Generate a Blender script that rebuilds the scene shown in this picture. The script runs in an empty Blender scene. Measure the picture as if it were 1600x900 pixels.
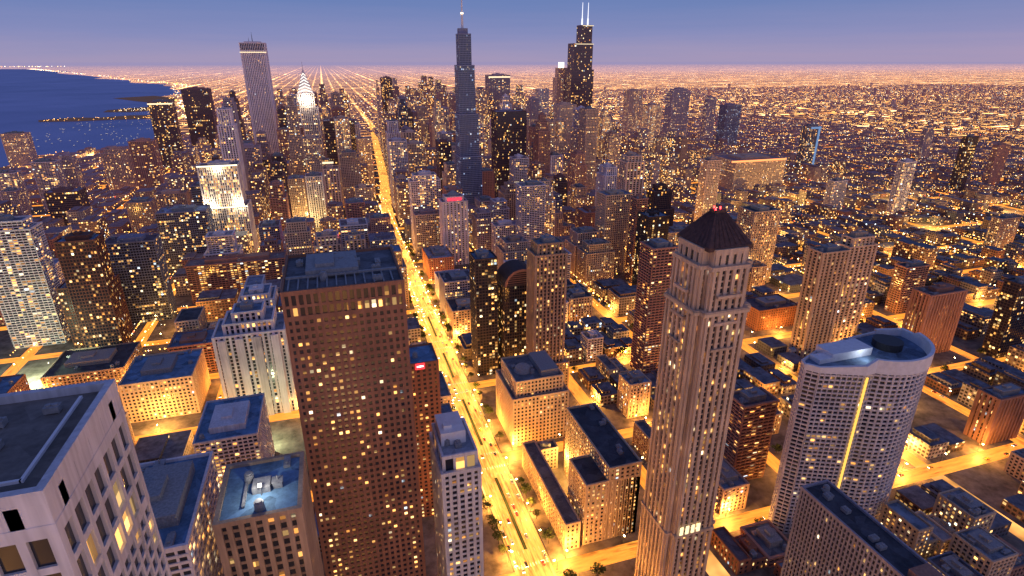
import bpy, math, random
import numpy as np
rnd=random.Random(11)
sc=bpy.context.scene
COL=sc.collection
PITCH=21.75; YAW=17.3; HC=310.0
# ------------------------------------------------------------------ materials
def newmat(name):
    m=bpy.data.materials.new(name); m.use_nodes=True
    nt=m.node_tree; nt.nodes.clear()
    m.cycles.emission_sampling='NONE'
    return m,nt
class N:
    def __init__(s,nt): s.nt=nt
    def node(s,t,**k):
        n=s.nt.nodes.new(t)
        for a,b in k.items(): setattr(n,a,b)
        return n
    def link(s,a,b): s.nt.links.new(a,b)
    def setin(s,sock,v):
        if isinstance(v,bpy.types.NodeSocket): s.link(v,sock)
        else: sock.default_value=v
    def m(s,op,a,b=0.0,c=0.0):
        n=s.node('ShaderNodeMath',operation=op)
        s.setin(n.inputs[0],a); s.setin(n.inputs[1],b); s.setin(n.inputs[2],c)
        return n.outputs[0]
    def mix(s,f,a,b,blend='MIX'):
        n=s.node('ShaderNodeMix',data_type='RGBA',blend_type=blend)
        s.setin(n.inputs[0],f)
        for i,v in ((6,a),(7,b)):
            if isinstance(v,bpy.types.NodeSocket): s.link(v,n.inputs[i])
            else: n.inputs[i].default_value=(v[0],v[1],v[2],1)
        return n.outputs[2]
    def ramp(s,f,stops,interp='LINEAR'):
        n=s.node('ShaderNodeValToRGB'); cr=n.color_ramp; cr.interpolation=interp
        while len(cr.elements)<len(stops): cr.elements.new(0.5)
        for e,(p,c) in zip(cr.elements,stops):
            e.position=p; e.color=(c[0],c[1],c[2],1)
        s.link(f,n.inputs[0]); return n.outputs[0]
    def noise(s,vec,scale,detail=2.0,rough=0.5):
        n=s.node('ShaderNodeTexNoise'); n.inputs['Scale'].default_value=scale
        n.inputs['Detail'].default_value=detail; n.inputs['Roughness'].default_value=rough
        if vec is not None: s.link(vec,n.inputs['Vector'])
        return n.outputs[0]
    def wn(s,vec,dim='2D'):
        n=s.node('ShaderNodeTexWhiteNoise',noise_dimensions=dim)
        s.link(vec,n.inputs['Vector']); return n
    def comb(s,x,y,z=0.0):
        n=s.node('ShaderNodeCombineXYZ')
        s.setin(n.inputs[0],x); s.setin(n.inputs[1],y); s.setin(n.inputs[2],z); return n.outputs[0]
    def sep(s,v):
        n=s.node('ShaderNodeSeparateXYZ'); s.link(v,n.inputs[0]); return n.outputs
    def out(s,base,rough=0.8,ecol=None,estr=0.0,spec=0.3,metal=0.0,bump=None):
        p=s.node('ShaderNodeBsdfPrincipled'); o=s.node('ShaderNodeOutputMaterial')
        if isinstance(base,bpy.types.NodeSocket): s.link(base,p.inputs['Base Color'])
        else: p.inputs['Base Color'].default_value=(*base,1)
        s.setin(p.inputs['Roughness'],rough); s.setin(p.inputs['Metallic'],metal)
        p.inputs['Specular IOR Level'].default_value=spec
        if ecol is not None:
            if isinstance(ecol,bpy.types.NodeSocket): s.link(ecol,p.inputs['Emission Color'])
            else: p.inputs['Emission Color'].default_value=(*ecol,1)
            s.setin(p.inputs['Emission Strength'],estr)
        if bump is not None:
            b=s.node('ShaderNodeBump'); b.inputs['Strength'].default_value=0.4
            s.link(bump,b.inputs['Height']); s.link(b.outputs[0],p.inputs['Normal'])
        s.link(p.outputs[0],o.inputs[0])

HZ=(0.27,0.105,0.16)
def painted_haze(k,pos,far=9000.0,near=700.0,g=0.62):  # distance haze painted into the materials as emission rising with y
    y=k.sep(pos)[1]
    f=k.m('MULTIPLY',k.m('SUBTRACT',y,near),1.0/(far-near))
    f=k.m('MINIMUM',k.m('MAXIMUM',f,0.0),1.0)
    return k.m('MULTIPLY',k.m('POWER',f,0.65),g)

def wall_mat(name,c,rough=0.85):
    m,nt=newmat(name); k=N(nt)
    g=k.node('ShaderNodeNewGeometry')
    oi=k.node('ShaderNodeObjectInfo')
    st=k.sep(g.outputs['Position'])
    n1=k.noise(g.outputs['Position'],0.05,3,0.6)
    n2=k.noise(k.comb(st[0],st[1],k.m('MULTIPLY',st[2],0.06)),0.9,2,0.6)
    f=k.m('ADD',k.m('MULTIPLY',n1,0.5),k.m('MULTIPLY',n2,0.5))
    f=k.m('ADD',k.m('MULTIPLY',f,1.1),k.m('MULTIPLY',oi.outputs['Random'],0.34))
    dark=tuple(x*0.38 for x in c); lite=tuple(min(1,x*1.4) for x in c)
    col=k.ramp(f,[(0.25,dark),(0.9,lite)])
    k.out(col,rough,HZ,painted_haze(k,g.outputs['Position']))
    return m
WC=dict(brown=(.29,.14,.09),marble=(.58,.58,.62),tan=(.42,.3,.22),sand=(.55,.41,.3),white=(.60,.56,.57),grey=(.28,.26,.3),
        dark=(.06,.045,.045),brick=(.28,.12,.07),blue=(.16,.22,.34),cream=(.48,.36,.25),rose=(.34,.18,.13),slate=(.15,.19,.27),umber=(.13,.06,.045),black=(.015,.014,.018))
WM={k:wall_mat('facade_'+k,c) for k,c in WC.items()}

HUE_W=[(0.0,(1,.48,.12)),(0.35,(1,.6,.21)),(0.65,(1,.4,.08)),(0.86,(1,.8,.46)),(0.97,(.75,.9,1))]
HUE_C=[(0.0,(1,.75,.42)),(0.4,(1,.88,.6)),(0.75,(.8,.95,.9)),(0.9,(1,.6,.2))]
HUE_B=[(0.0,(.5,.65,1)),(0.5,(.8,.85,1)),(0.75,(1,.75,.45))]
def glass_mat(name,p,pf,hue,strg,base=(.02,.025,.04)):
    m,nt=newmat(name); k=N(nt)
    uv=k.node('ShaderNodeUVMap',uv_map='UVMap'); oi=k.node('ShaderNodeObjectInfo')
    u,v,_=k.sep(uv.outputs[0])
    fu,fv=k.m('FLOOR',u),k.m('FLOOR',v)
    w=k.wn(k.comb(fu,fv)); r,gg,b=k.sep(w.outputs['Color'])
    w2=k.wn(k.comb(k.m('FLOOR',k.m('MULTIPLY',u,0.11)),k.m('ADD',fv,77.0)))
    w4=k.wn(k.comb(fu,13.0))
    area=k.noise(k.comb(k.m('MULTIPLY',fu,0.12),k.m('MULTIPLY',fv,0.12)),1.0,1)
    var=k.m('ADD',.35,k.m('MULTIPLY',oi.outputs['Random'],1.3))
    colv=k.m('ADD',.45,k.m('MULTIPLY',1.3,k.m('LESS_THAN',w4.outputs['Value'],.4)))
    pl=k.m('MULTIPLY',k.m('MULTIPLY',p,k.m('MULTIPLY',var,colv)),k.m('POWER',k.m('MULTIPLY',area,2.0),2.0))
    lit=k.m('MAXIMUM',k.m('LESS_THAN',r,pl),k.m('MULTIPLY',k.m('LESS_THAN',w2.outputs['Value'],pf),k.m('LESS_THAN',r,0.85)))
    w3=k.wn(k.comb(k.m('ADD',fu,31.0),fv)); r3,g3,b3=k.sep(w3.outputs['Color'])
    frv=k.m('FRACT',v)
    blind=k.m('ADD',0.3,k.m('MULTIPLY',0.7,k.m('LESS_THAN',frv,k.m('ADD',0.3,k.m('MULTIPLY',r3,0.9)))))
    half=k.m('ADD',0.25,k.m('MULTIPLY',0.75,k.m('LESS_THAN',k.m('FRACT',u),k.m('ADD',0.4,k.m('MULTIPLY',g3,1.4)))))
    br=k.m('ADD',0.12,k.m('POWER',gg,2.4))
    e=k.m('MULTIPLY',k.m('MULTIPLY',lit,k.m('MULTIPLY',blind,half)),br)
    e=k.m('MULTIPLY',e,strg)
    k.out(base,0.15,k.ramp(b,hue,'CONSTANT'),e,0.6)
    return m
GM=dict(res=glass_mat('window_glass_homes',.27,.015,HUE_W,3.8),
        off=glass_mat('window_glass_offices',.14,.08,HUE_W,3.6),
        low=glass_mat('window_glass_sparse',.14,.006,HUE_W,3.4),
        dim=glass_mat('window_glass_curved',.10,.01,HUE_W,3.2),
        cool=glass_mat('window_glass_bright',.3,.08,HUE_C,3.0),
        blue=glass_mat('window_glass_blue',.08,.02,HUE_B,1.0,(.05,.08,.15)),
        full=glass_mat('window_glass_hotel',.6,.22,HUE_W,3.8),
        none=glass_mat('window_glass_unlit',.02,.0,HUE_W,2.0,(.012,.013,.02)))

def generic_mat():
    m,nt=newmat('city_block_facade'); k=N(nt)
    uv=k.node('ShaderNodeUVMap',uv_map='UVMap'); g=k.node('ShaderNodeNewGeometry')
    at=k.node('ShaderNodeAttribute',attribute_name='bcol')
    u,v,_=k.sep(uv.outputs[0]); fu,fv=k.m('FLOOR',u),k.m('FLOOR',v)
    mu=k.m('LESS_THAN',k.m('ABSOLUTE',k.m('SUBTRACT',k.m('FRACT',u),0.5)),0.33)
    mv=k.m('LESS_THAN',k.m('ABSOLUTE',k.m('SUBTRACT',k.m('FRACT',v),0.5)),0.28)
    nz=k.m('ABSOLUTE',k.sep(g.outputs['Normal'])[2])
    side=k.m('LESS_THAN',nz,0.5)
    mask=k.m('MULTIPLY',k.m('MULTIPLY',mu,mv),side)
    w=k.wn(k.comb(fu,fv)); r,gg,b=k.sep(w.outputs['Color'])
    lit=k.m('LESS_THAN',r,k.m('MULTIPLY',at.outputs['Alpha'],0.42))
    e=k.m('MULTIPLY',k.m('MULTIPLY',mask,lit),k.m('ADD',0.3,k.m('MULTIPLY',k.m('POWER',gg,2.2),4.2)))
    wc=k.mix(k.noise(g.outputs['Position'],0.08,3),(0.35,0.35,0.35),(1.3,1.3,1.3))
    wc=k.mix(1.0,at.outputs['Color'],wc,'MULTIPLY')
    rf=k.ramp(k.noise(g.outputs['Position'],0.13,3,.7),[(.35,(.05,.06,.08)),(.65,(.18,.2,.25))])
    wc=k.mix(side,rf,wc)
    base=k.mix(mask,wc,(.02,.02,.03))
    p=k.node('ShaderNodeBsdfPrincipled'); o=k.node('ShaderNodeOutputMaterial')
    k.link(base,p.inputs['Base Color']); p.inputs['Roughness'].default_value=0.7
    k.link(k.ramp(b,HUE_W,'CONSTANT'),p.inputs['Emission Color']); k.link(e,p.inputs['Emission Strength'])
    em=k.node('ShaderNodeEmission'); em.inputs[0].default_value=(*HZ,1); k.link(painted_haze(k,g.outputs['Position']),em.inputs[1])
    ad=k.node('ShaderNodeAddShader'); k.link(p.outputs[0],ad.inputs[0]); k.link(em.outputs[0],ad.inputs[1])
    k.link(ad.outputs[0],o.inputs[0]); return m
GEN=generic_mat()

def plain(name,c,rough=0.7,noise=0.3,scale=0.4,e=None,es=0,metal=0):
    m,nt=newmat(name); k=N(nt); g=k.node('ShaderNodeNewGeometry')
    f=k.noise(g.outputs['Position'],scale,4,0.65)
    col=k.ramp(f,[(0.3,tuple(x*(1-noise) for x in c)),(0.7,tuple(min(1,x*(1+noise)) for x in c))])
    k.out(col,rough,e,es,metal=metal)
    return m
def roof_mat(name,c):
    m,nt=newmat(name); k=N(nt); g=k.node('ShaderNodeNewGeometry')
    n1=k.noise(g.outputs['Position'],0.11,4,0.7); n2=k.noise(g.outputs['Position'],0.9,2,0.6)
    v=k.node('ShaderNodeTexVoronoi'); v.inputs['Scale'].default_value=0.16; k.link(g.outputs['Position'],v.inputs['Vector'])
    f=k.m('ADD',k.m('MULTIPLY',n1,0.55),k.m('ADD',k.m('MULTIPLY',n2,0.25),k.m('MULTIPLY',k.sep(v.outputs['Color'])[0],0.2)))
    col=k.ramp(f,[(0.3,tuple(x*.4 for x in c)),(0.5,c),(0.72,tuple(min(1,x*1.7) for x in c))])
    k.out(col,0.75,HZ,painted_haze(k,g.outputs['Position'])); return m
RM=[roof_mat('roof_gravel',(.13,.14,.16)),roof_mat('roof_tar',(.06,.065,.08)),roof_mat('roof_membrane',(.24,.28,.34)),roof_mat('roof_felt',(.12,.10,.11))]
RBLUE=roof_mat('roof_blue_membrane',(.13,.24,.38)); RCOOL=roof_mat('roof_cool_grey',(.13,.19,.28)); RWARM=roof_mat('roof_warm_grey',(.17,.155,.14))
METAL=plain('rooftop_metal',(.28,.28,.29),.5,.3,1.0)
DARKM=plain('dark_metal',(.04,.04,.045),.5,.2,1.0)
SLATE=plain('dark_slate_roof',(.085,.045,.04),.6,.4,.6)
WHITEP=plain('white_panel',(.75,.75,.78),.5,.1,.3)
def emis(name,c,s):
    m,nt=newmat(name); k=N(nt); e=k.node('ShaderNodeEmission'); o=k.node('ShaderNodeOutputMaterial')
    e.inputs[0].default_value=(*c,1); e.inputs[1].default_value=s; k.link(e.outputs[0],o.inputs[0]); return m
E_RED=emis('red_beacon_light',(1,.03,.03),14); E_LAMP=emis('sodium_lamp_light',(1,.62,.22),60)
E_WHITE=emis('white_lamp_light',(1,.93,.8),6); E_HEAD=emis('headlight_glow',(1,.9,.65),30); E_TAIL=emis('taillight_glow',(1,.05,.02),24)
E_CROWN=emis('floodlit_panel',(1,.8,.5),1.5)
# ------------------------------------------------------------------ mesh builder
class MB:
    def __init__(s): s.V=[];s.F=[];s.M=[];s.U=[];s.C=[]
    def quad(s,a,b,c,d,m=0,uv=None,col=None):
        i=len(s.V); s.V+= [a,b,c,d]; s.F.append((i,i+1,i+2,i+3)); s.M.append(m)
        s.U+= list(uv) if uv else [(0,0)]*4
        s.C+= [col or (0,0,0,0)]*4
    def poly(s,pts,m=0):
        i=len(s.V); n=len(pts); s.V+=list(pts); s.F.append(tuple(range(i,i+n))); s.M.append(m)
        s.U+=[(0,0)]*n; s.C+=[(0,0,0,0)]*n
    def box(s,x0,x1,y0,y1,z0,z1,m=0,bottom=False):
        s.quad((x0,y0,z0),(x1,y0,z0),(x1,y0,z1),(x0,y0,z1),m)
        s.quad((x1,y0,z0),(x1,y1,z0),(x1,y1,z1),(x1,y0,z1),m)
        s.quad((x1,y1,z0),(x0,y1,z0),(x0,y1,z1),(x1,y1,z1),m)
        s.quad((x0,y1,z0),(x0,y0,z0),(x0,y0,z1),(x0,y1,z1),m)
        s.quad((x0,y0,z1),(x1,y0,z1),(x1,y1,z1),(x0,y1,z1),m)
        if bottom: s.quad((x0,y1,z0),(x1,y1,z0),(x1,y0,z0),(x0,y0,z0),m)
    def cyl(s,cx,cy,z0,z1,r0,r1=None,n=12,m=0,cap=True):
        r1=r0 if r1 is None else r1
        P=[(math.cos(2*math.pi*i/n),math.sin(2*math.pi*i/n)) for i in range(n)]
        for i in range(n):
            a=P[i];b=P[(i+1)%n]
            s.quad((cx+a[0]*r0,cy+a[1]*r0,z0),(cx+b[0]*r0,cy+b[1]*r0,z0),(cx+b[0]*r1,cy+b[1]*r1,z1),(cx+a[0]*r1,cy+a[1]*r1,z1),m)
        if cap and r1>0.01: s.poly([(cx+a[0]*r1,cy+a[1]*r1,z1) for a in P],m)
    def mesh(s,name,mats):
        me=bpy.data.meshes.new(name); me.from_pydata(s.V,[],s.F)
        me.materials.clear()
        for m in mats: me.materials.append(m)
        me.polygons.foreach_set('material_index',s.M)
        uv=me.uv_layers.new(name='UVMap'); uv.data.foreach_set('uv',np.array(s.U,dtype=np.float32).ravel())
        if any(c[3]>0 for c in s.C[:4]):
            ca=me.color_attributes.new('bcol','FLOAT_COLOR','CORNER'); ca.data.foreach_set('color',np.array(s.C,dtype=np.float32).ravel())
        me.update(); return me
def add(name,me,parent=None,**pr):
    o=bpy.data.objects.new(name,me); COL.objects.link(o)
    if parent: o.parent=parent
    for k,v in pr.items(): o[k]=v
    return o
def empty(name,loc,**pr):
    o=bpy.data.objects.new(name,None); o.location=loc; COL.objects.link(o); o.empty_display_size=1
    for k,v in pr.items(): o[k]=v
    return o
# style: bay, floor height, pier width, band height, pier proud, band proud, wall, glass
ST=dict(
 brown=(2.9,3.3,1.35,1.6,.45,.4,'brown','low'),
 umber=(3.0,3.6,.7,1.1,.35,.2,'umber','off'),
 marble=(4.2,3.6,1.5,1.5,.7,.6,'marble','off'),
 parkst=(3.7,3.3,1.8,.8,1.1,.25,'sand','low'),
 tan=(3.4,3.2,1.3,1.3,.5,.3,'tan','res'),
 sand=(3.4,3.1,1.2,1.2,.5,.4,'sand','res'),
 cream=(3.4,3.4,1.5,1.5,.5,.3,'cream','off'),
 white=(3.6,3.1,.9,1.1,.3,.5,'white','res'),
 balc=(4.5,3.0,.9,1.1,.4,1.2,'rose','res'),
 balcw=(4.5,3.0,.7,1.0,.4,1.3,'white','res'),
 grey=(3.2,3.3,1.0,1.3,.5,.3,'grey','off'),
 dark=(2.4,3.8,.35,1.0,.3,.15,'dark','off'),
 black=(2.4,3.8,.4,1.2,.3,.15,'black','low'),
 darkr=(3.2,3.2,.6,.8,.3,.4,'dark','res'),
 slate=(3.0,3.4,.6,1.0,.3,.4,'slate','off'),
 brick=(3.6,3.3,1.9,1.5,.3,.2,'brick','low'),
 rose=(3.3,3.3,1.5,1.4,.4,.3,'rose','off'),
 blue=(2.8,3.6,.4,.8,.2,.3,'blue','blue'),
 vert=(4.4,3.6,2.1,.8,1.1,.2,'white','off'),
 slab=(4.0,4.0,2.5,.6,1.0,.2,'white','none'),
 vertt=(3.8,3.6,1.7,1.2,1.0,.2,'tan','off'),
 rib=(4.2,3.6,2.2,.9,1.3,.2,'rose','low'),
 hotel=(3.6,3.4,1.7,1.4,.5,.3,'cream','full'),
 flood=(3.2,4.2,1.2,.7,.9,.25,'white','full'),
 glassy=(1.8,3.6,.2,.9,.15,.25,'slate','off'),
 strip=(6.0,3.4,2.6,1.0,.8,.2,'sand','res'),
)
def rect(x0,x1,y0,y1): return [(x0,y0),(x1,y0),(x1,y1),(x0,y1)]
def inset(plan,d):
    n=len(plan); out=[]
    for i in range(n):
        p0=plan[i-1];p=plan[i];p1=plan[(i+1)%n]
        def nrm(a,b):
            l=math.hypot(b[0]-a[0],b[1]-a[1]) or 1; return ((b[1]-a[1])/l,-(b[0]-a[0])/l)
        n0=nrm(p0,p);n1=nrm(p,p1); k=1+n0[0]*n1[0]+n0[1]*n1[1]; k=max(k,0.4)
        out.append((p[0]-(n0[0]+n1[0])/k*d,p[1]-(n0[1]+n1[1])/k*d))
    return out
def facade(W,G,plan,z0,z1,st,skip=()):
    bay,fh,pw,bh,pp,bp,_,_=st
    nf=max(1,int(round((z1-z0)/fh))); fh=(z1-z0)/nf
    n=len(plan); ou=rnd.randint(0,400)
    for i in range(n):
        a=plan[i];b=plan[(i+1)%n]; L=math.hypot(b[0]-a[0],b[1]-a[1])
        if L<0.3: continue
        dx,dy=(b[0]-a[0])/L,(b[1]-a[1])/L; nx,ny=dy,-dx
        def P(s,t,z): return (a[0]+dx*s+nx*t,a[1]+dy*s+ny*t,z)
        nb=max(1,int(round(L/bay))); bw=L/nb; ov=rnd.randint(0,400)
        G.quad(P(0,0,z0),P(L,0,z0),P(L,0,z1),P(0,0,z1),0,[(ou,ov),(ou+nb,ov),(ou+nb,ov+nf),(ou,ov+nf)])
        ou+=nb+3
        for j in range(nb+1):
            w=pw
            s0=j*bw-w/2; s1=j*bw+w/2
            if j==0: s0=-pp*0.999 if n==4 else 0; s1=pw*.8
            if j==nb: s1=L+(pp*0.999 if n==4 else 0); s0=L-pw*.8
            W.quad(P(s0,pp,z0),P(s1,pp,z0),P(s1,pp,z1),P(s0,pp,z1))
            W.quad(P(s0,-.05,z0),P(s0,pp,z0),P(s0,pp,z1),P(s0,-.05,z1))
            W.quad(P(s1,pp,z0),P(s1,-.05,z0),P(s1,-.05,z1),P(s1,pp,z1))
        for j in range(nf+1):
            q0=z0+j*fh-bh*.5; q1=q0+bh
            if j==0: q0=z0
            if j==nf: q1=z1
            W.quad(P(0,bp,q0),P(L,bp,q0),P(L,bp,q1),P(0,bp,q1))
            W.quad(P(0,bp,q1),P(L,bp,q1),P(L,-.05,q1),P(0,-.05,q1))
            W.quad(P(0,-.05,q0),P(L,-.05,q0),P(L,bp,q0),P(0,bp,q0))
def parapet(W,plan,z,h,pp):
    o=inset(plan,-pp-.06); q=inset(plan,.5); n=len(plan)
    for i in range(n):
        j=(i+1)%n
        W.quad((*o[i],z-.6),(*o[j],z-.6),(*o[j],z+h),(*o[i],z+h))
        W.quad((*q[j],z),(*q[i],z),(*q[i],z+h),(*q[j],z+h))
        W.quad((*o[i],z+h),(*o[j],z+h),(*q[j],z+h),(*q[i],z+h))
        W.quad((*o[i],z-.6),(*o[j],z-.6),(*plan[j],z-.6),(*plan[i],z-.6))
def unit_mesh(kind):
    b=MB()
    if kind==0:
        b.box(-2,2,-1.5,1.5,.3,2.2); b.cyl(-.9,0,2.2,2.7,.75); b.cyl(.9,0,2.2,2.7,.75); b.box(-1.8,-1.5,-1.3,1.3,0,.3); b.box(1.5,1.8,-1.3,1.3,0,.3)
    elif kind==1:
        b.box(-3,3,-1.2,1.2,.4,1.6); b.box(3,4.2,-.7,.7,.4,1.2); b.box(-2.5,-2.2,-1,1,0,.4); b.box(2.2,2.5,-1,1,0,.4); b.cyl(-1.5,0,1.6,2.3,.5)
    elif kind==2:
        b.cyl(0,0,0,3.2,1.8,1.6,14); b.cyl(0,0,3.2,3.8,1.2,1.2,12)
    else:
        b.box(-1.6,1.6,-1.6,1.6,0,2.6); b.box(-1.9,1.9,-1.9,1.9,2.6,2.8); b.box(-.2,.2,-.2,.2,2.8,4.5)
    return b.mesh('roof_unit_shape',[METAL])
UNITS=[unit_mesh(i) for i in range(4)]
FOOT=[]
def building(name,label,tiers,cat='building',top='pent',units=4,roofm=None,group=None,ph=5.0,foot=True):
    p0=tiers[0][0]; cx=sum(p[0] for p in p0)/len(p0); cyy=sum(p[1] for p in p0)/len(p0)
    root=empty(name,(cx,cyy,0),label=label,category=cat)
    if group: root['group']=group
    if foot:
        xs=[p[0] for p in p0]; ys=[p[1] for p in p0]; FOOT.append((min(xs),max(xs),min(ys),max(ys)))
    T=lambda plan:[(x-cx,y-cyy) for x,y in plan]
    W=MB();G=MB()
    rm=roofm or (rnd.choice([RBLUE,RCOOL,RCOOL,RM[0],RM[1]]) if cx<60 and cyy<1300 else rnd.choice(RM+[RCOOL]))
    wk=gk=None
    for t,(plan,z0,z1,sk) in enumerate(tiers):
        st=ST[sk] if isinstance(sk,str) else sk; wk=wk or st[6]; gk=gk or st[7]
        pl=T(plan); facade(W,G,pl,z0,z1,st)
        parapet(W,pl,z1,1.3,max(st[4],st[5]))
        R=MB(); R.poly([(*q,z1) for q in pl]); add('roof',R.mesh('roof',[rm]),root)
    add('wall',W.mesh(name+'_wall',[WM[wk]]),root)
    add('windows',G.mesh(name+'_windows',[GM[gk]]),root,kind='stuff')
    pl=T(tiers[-1][0]); z=tiers[-1][2]
    xs=[p[0] for p in pl]; ys=[p[1] for p in pl]; x0,x1,y0,y1=min(xs),max(xs),min(ys),max(ys); w=x1-x0;d=y1-y0
    if top=='pent' and w>8 and d>8:
        B=MB(); a=rnd.uniform(.18,.3);c=rnd.uniform(.18,.3)
        px0,px1,py0,py1=x0+w*a,x1-w*rnd.uniform(.15,.35),y0+d*c,y1-d*rnd.uniform(.15,.3)
        B.box(px0,px1,py0,py1,z,z+ph)
        nn=int((px1-px0)/1.2)
        for i in range(nn):
            xx=px0+(i+.5)*(px1-px0)/nn; B.box(xx-.18,xx+.18,py0-.2,py0-.01,z+.6,z+ph-.5)
        nn=int((py1-py0)/1.2)
        for i in range(nn):
            yy=py0+(i+.5)*(py1-py0)/nn; B.box(px0-.2,px0-.01,yy-.18,yy+.18,z+.6,z+ph-.5)
        B.box(px0+(px1-px0)*.3,px0+(px1-px0)*.6,py0+(py1-py0)*.3,py0+(py1-py0)*.7,z+ph,z+ph+2.2)
        add('penthouse',B.mesh('penthouse',[WM[wk] if rnd.random()<.6 else METAL]),root)
    for i in range(units):
        me=rnd.choice(UNITS)
        for _ in range(6):
            ux,uy=rnd.uniform(x0+3,x1-3) if w>8 else 0,rnd.uniform(y0+3,y1-3) if d>8 else 0
            if top!='pent' or not(x0+w*.15<ux<x1-w*.1 and y0+d*.15<uy<y1-d*.1): break
        o=add('roof_unit',me,root); o.location=(ux,uy,z); o.rotation_euler=(0,0,rnd.choice([0,math.pi/2]))
    return root,(cx,cyy)
def part(root,c,mb,name,mats,**pr):
    mb.V=[(x-c[0],y-c[1],z) for x,y,z in mb.V]
    return add(name,mb.mesh(name,mats),root,**pr)
def simple(name,label,x0,x1,y,h,d,st,top='pent',units=4,**k):
    return building(name,label,[(rect(x0,x1,y,y+d),0.13,h,st)],top=top,units=units,**k)
def plight(name,loc,pw,col,rad=1.0):
    l=bpy.data.lights.new(name,'POINT'); l.energy=pw; l.color=col; l.shadow_soft_size=rad
    o=bpy.data.objects.new(name,l); o.location=loc; COL.objects.link(o); return o

# ================================================================== HERO BUILDINGS
r,c=building('marble_tower','pale marble tower with grid of dark window openings',[(rect(-97,-37,67.7,93),0.13,240,(2.7,3.0,.75,.85,.42,.36,'marble','low')),(rect(-97,-37,67.7,93),240,257,(3.6,5.6,1.0,1.1,.5,.42,'marble','none')),(rect(-97,-37,67.7,93),257,262,(5.1,5.0,5.0,5.0,.5,.42,'marble','none'))],top='none',units=0,roofm=RWARM)
b=MB(); b.box(-92,-60,75,90,262,262.9); b.box(-90,-70,78,86,262.9,265.5); part(r,c,b,'penthouse',[WM['tan']])
for q in ((-49,86),(-47,80),(-54,77),(-43,88),(-58,88),(-52,89),(-46,75)):
    o=add('roof_unit',UNITS[3 if q[0]<-49 else 0],r); o.location=(q[0]-c[0],q[1]-c[1],262); o.scale=(.5,.5,.5)
b=MB(); b.box(-95,-40,70.4,70.8,262.6,263.0); b.box(-40.2,-39.8,70.4,90,262.6,263.0)
for i in range(8): b.box(-94+i*7,-93.7+i*7,70.5,70.7,262,262.6)
part(r,c,b,'roof_pipe',[WHITEP])
r,c=building('granite_tower','broad brown granite tower with small square windows',[(rect(-25,23,228,276),0.13,212,'brown'),(rect(-25,23,228,276),212,223,(2.9,5.3,1.1,1.2,.45,.4,'brown','none'))],top='none',units=9,roofm=RM[0])
b=MB(); b.box(-16,6,244,268,223,226.5); b.box(-12,-4,248,262,226.5,228); part(r,c,b,'penthouse',[METAL])
b=MB()
for i in range(12): b.box(-23+i*3.8,-22.4+i*3.8,229.5,243,223.3,224.2)
b.box(-24,22,242,243.4,224.2,225)
part(r,c,b,'roof_beam',[METAL])
r,c=building('slim_tower','slim white tower with dark window bays beside the avenue',[(rect(33,51,215,248),0.13,130,(3.6,3.2,1.5,1.2,.6,.3,'marble','off')),(rect(34,50,217,244),130,138,(5,7.5,1.2,1.2,.5,.5,'white','cool'))],top='none',units=3,roofm=RM[2])
b=MB(); b.box(35,47,226,243,138,145); b.box(37,41,229,233,145,147); part(r,c,b,'penthouse',[WHITEP])
plight('roof_light',(42,221,136),2500,(.8,1,.9),.5)
# pyramid tower
x0,x1,y0,y1=158,185,209,238
def notch(x0,x1,y0,y1,n): return [(x0+n,y0),(x1-n,y0),(x1-n,y0+n),(x1,y0+n),(x1,y1-n),(x1-n,y1-n),(x1-n,y1),(x0+n,y1),(x0+n,y1-n),(x0,y1-n),(x0,y0+n),(x0+n,y0+n)]
r,c=building('pyramid_tower','tall tan stone tower with dark pyramid roof',[(notch(x0-1.6,x1+2,y0-1.6,y1+1.6,3.6),0.13,62,'parkst'),(notch(x0-1,x1+1.5,y0-1,y1+1,3.6),62,198,'parkst'),(notch(x0,x1,y0,y1,4),198,220,'parkst'),(notch(x0+.9,x1-.9,y0+.9,y1-.9,4.2),220,228,(4.6,8,2.6,3.2,.5,.3,'sand','none'))],top='none',units=0)
b=MB(); e=[(x0+1.5,y0+1.5),(x1-1.5,y0+1.5),(x1-1.5,y1-1.5),(x0+1.5,y1-1.5)]; ap=[(x0+10,y0+11.5),(x1-10,y0+11.5),(x1-10,y1-11.5),(x0+10,y1-11.5)]
ZA=243
for i in range(4):
    j=(i+1)%4
    b.quad((*e[i],230),(*e[j],230),(*ap[j],ZA),(*ap[i],ZA)); b.quad((*e[i],228.2),(*e[j],228.2),(*e[j],230),(*e[i],230))
b.quad(*[(*q,ZA) for q in ap]); b.box(x0+10.5,x1-10.5,y0+12,y1-12,ZA,ZA+1.6)
for i in range(1,8):
    t=i/8
    for (P,Q,S,T_) in ((e[0],e[1],ap[0],ap[1]),(e[3],e[0],ap[3],ap[0])):
        a_=(P[0]+(Q[0]-P[0])*t,P[1]+(Q[1]-P[1])*t); b_=(S[0]+(T_[0]-S[0])*t,S[1]+(T_[1]-S[1])*t)
        b.quad((a_[0]-.12,a_[1]-.12,230.2),(a_[0]+.12,a_[1]+.12,230.2),(b_[0]+.08,b_[1]+.08,ZA+.2),(b_[0]-.08,b_[1]-.08,ZA+.2))
part(r,c,b,'pyramid_roof',[SLATE])
for q in ((169,222),(173,224),(171,226)):
    b=MB(); b.cyl(q[0],q[1],ZA+1.6,ZA+2.6,.35,.3,8); part(r,c,b,'beacon_light',[E_RED])
for z in (206,192,178):
    b=MB(); b.box(x0+7,x1-7,y0-2.8,y0-1.2,z,z+1.3); part(r,c,b,'balcony',[WM['sand']])
    b=MB(); b.box(x0-2.9,x0-1.25,y0+9,y1-9,z,z+1.3); part(r,c,b,'balcony',[WM['sand']])
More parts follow.
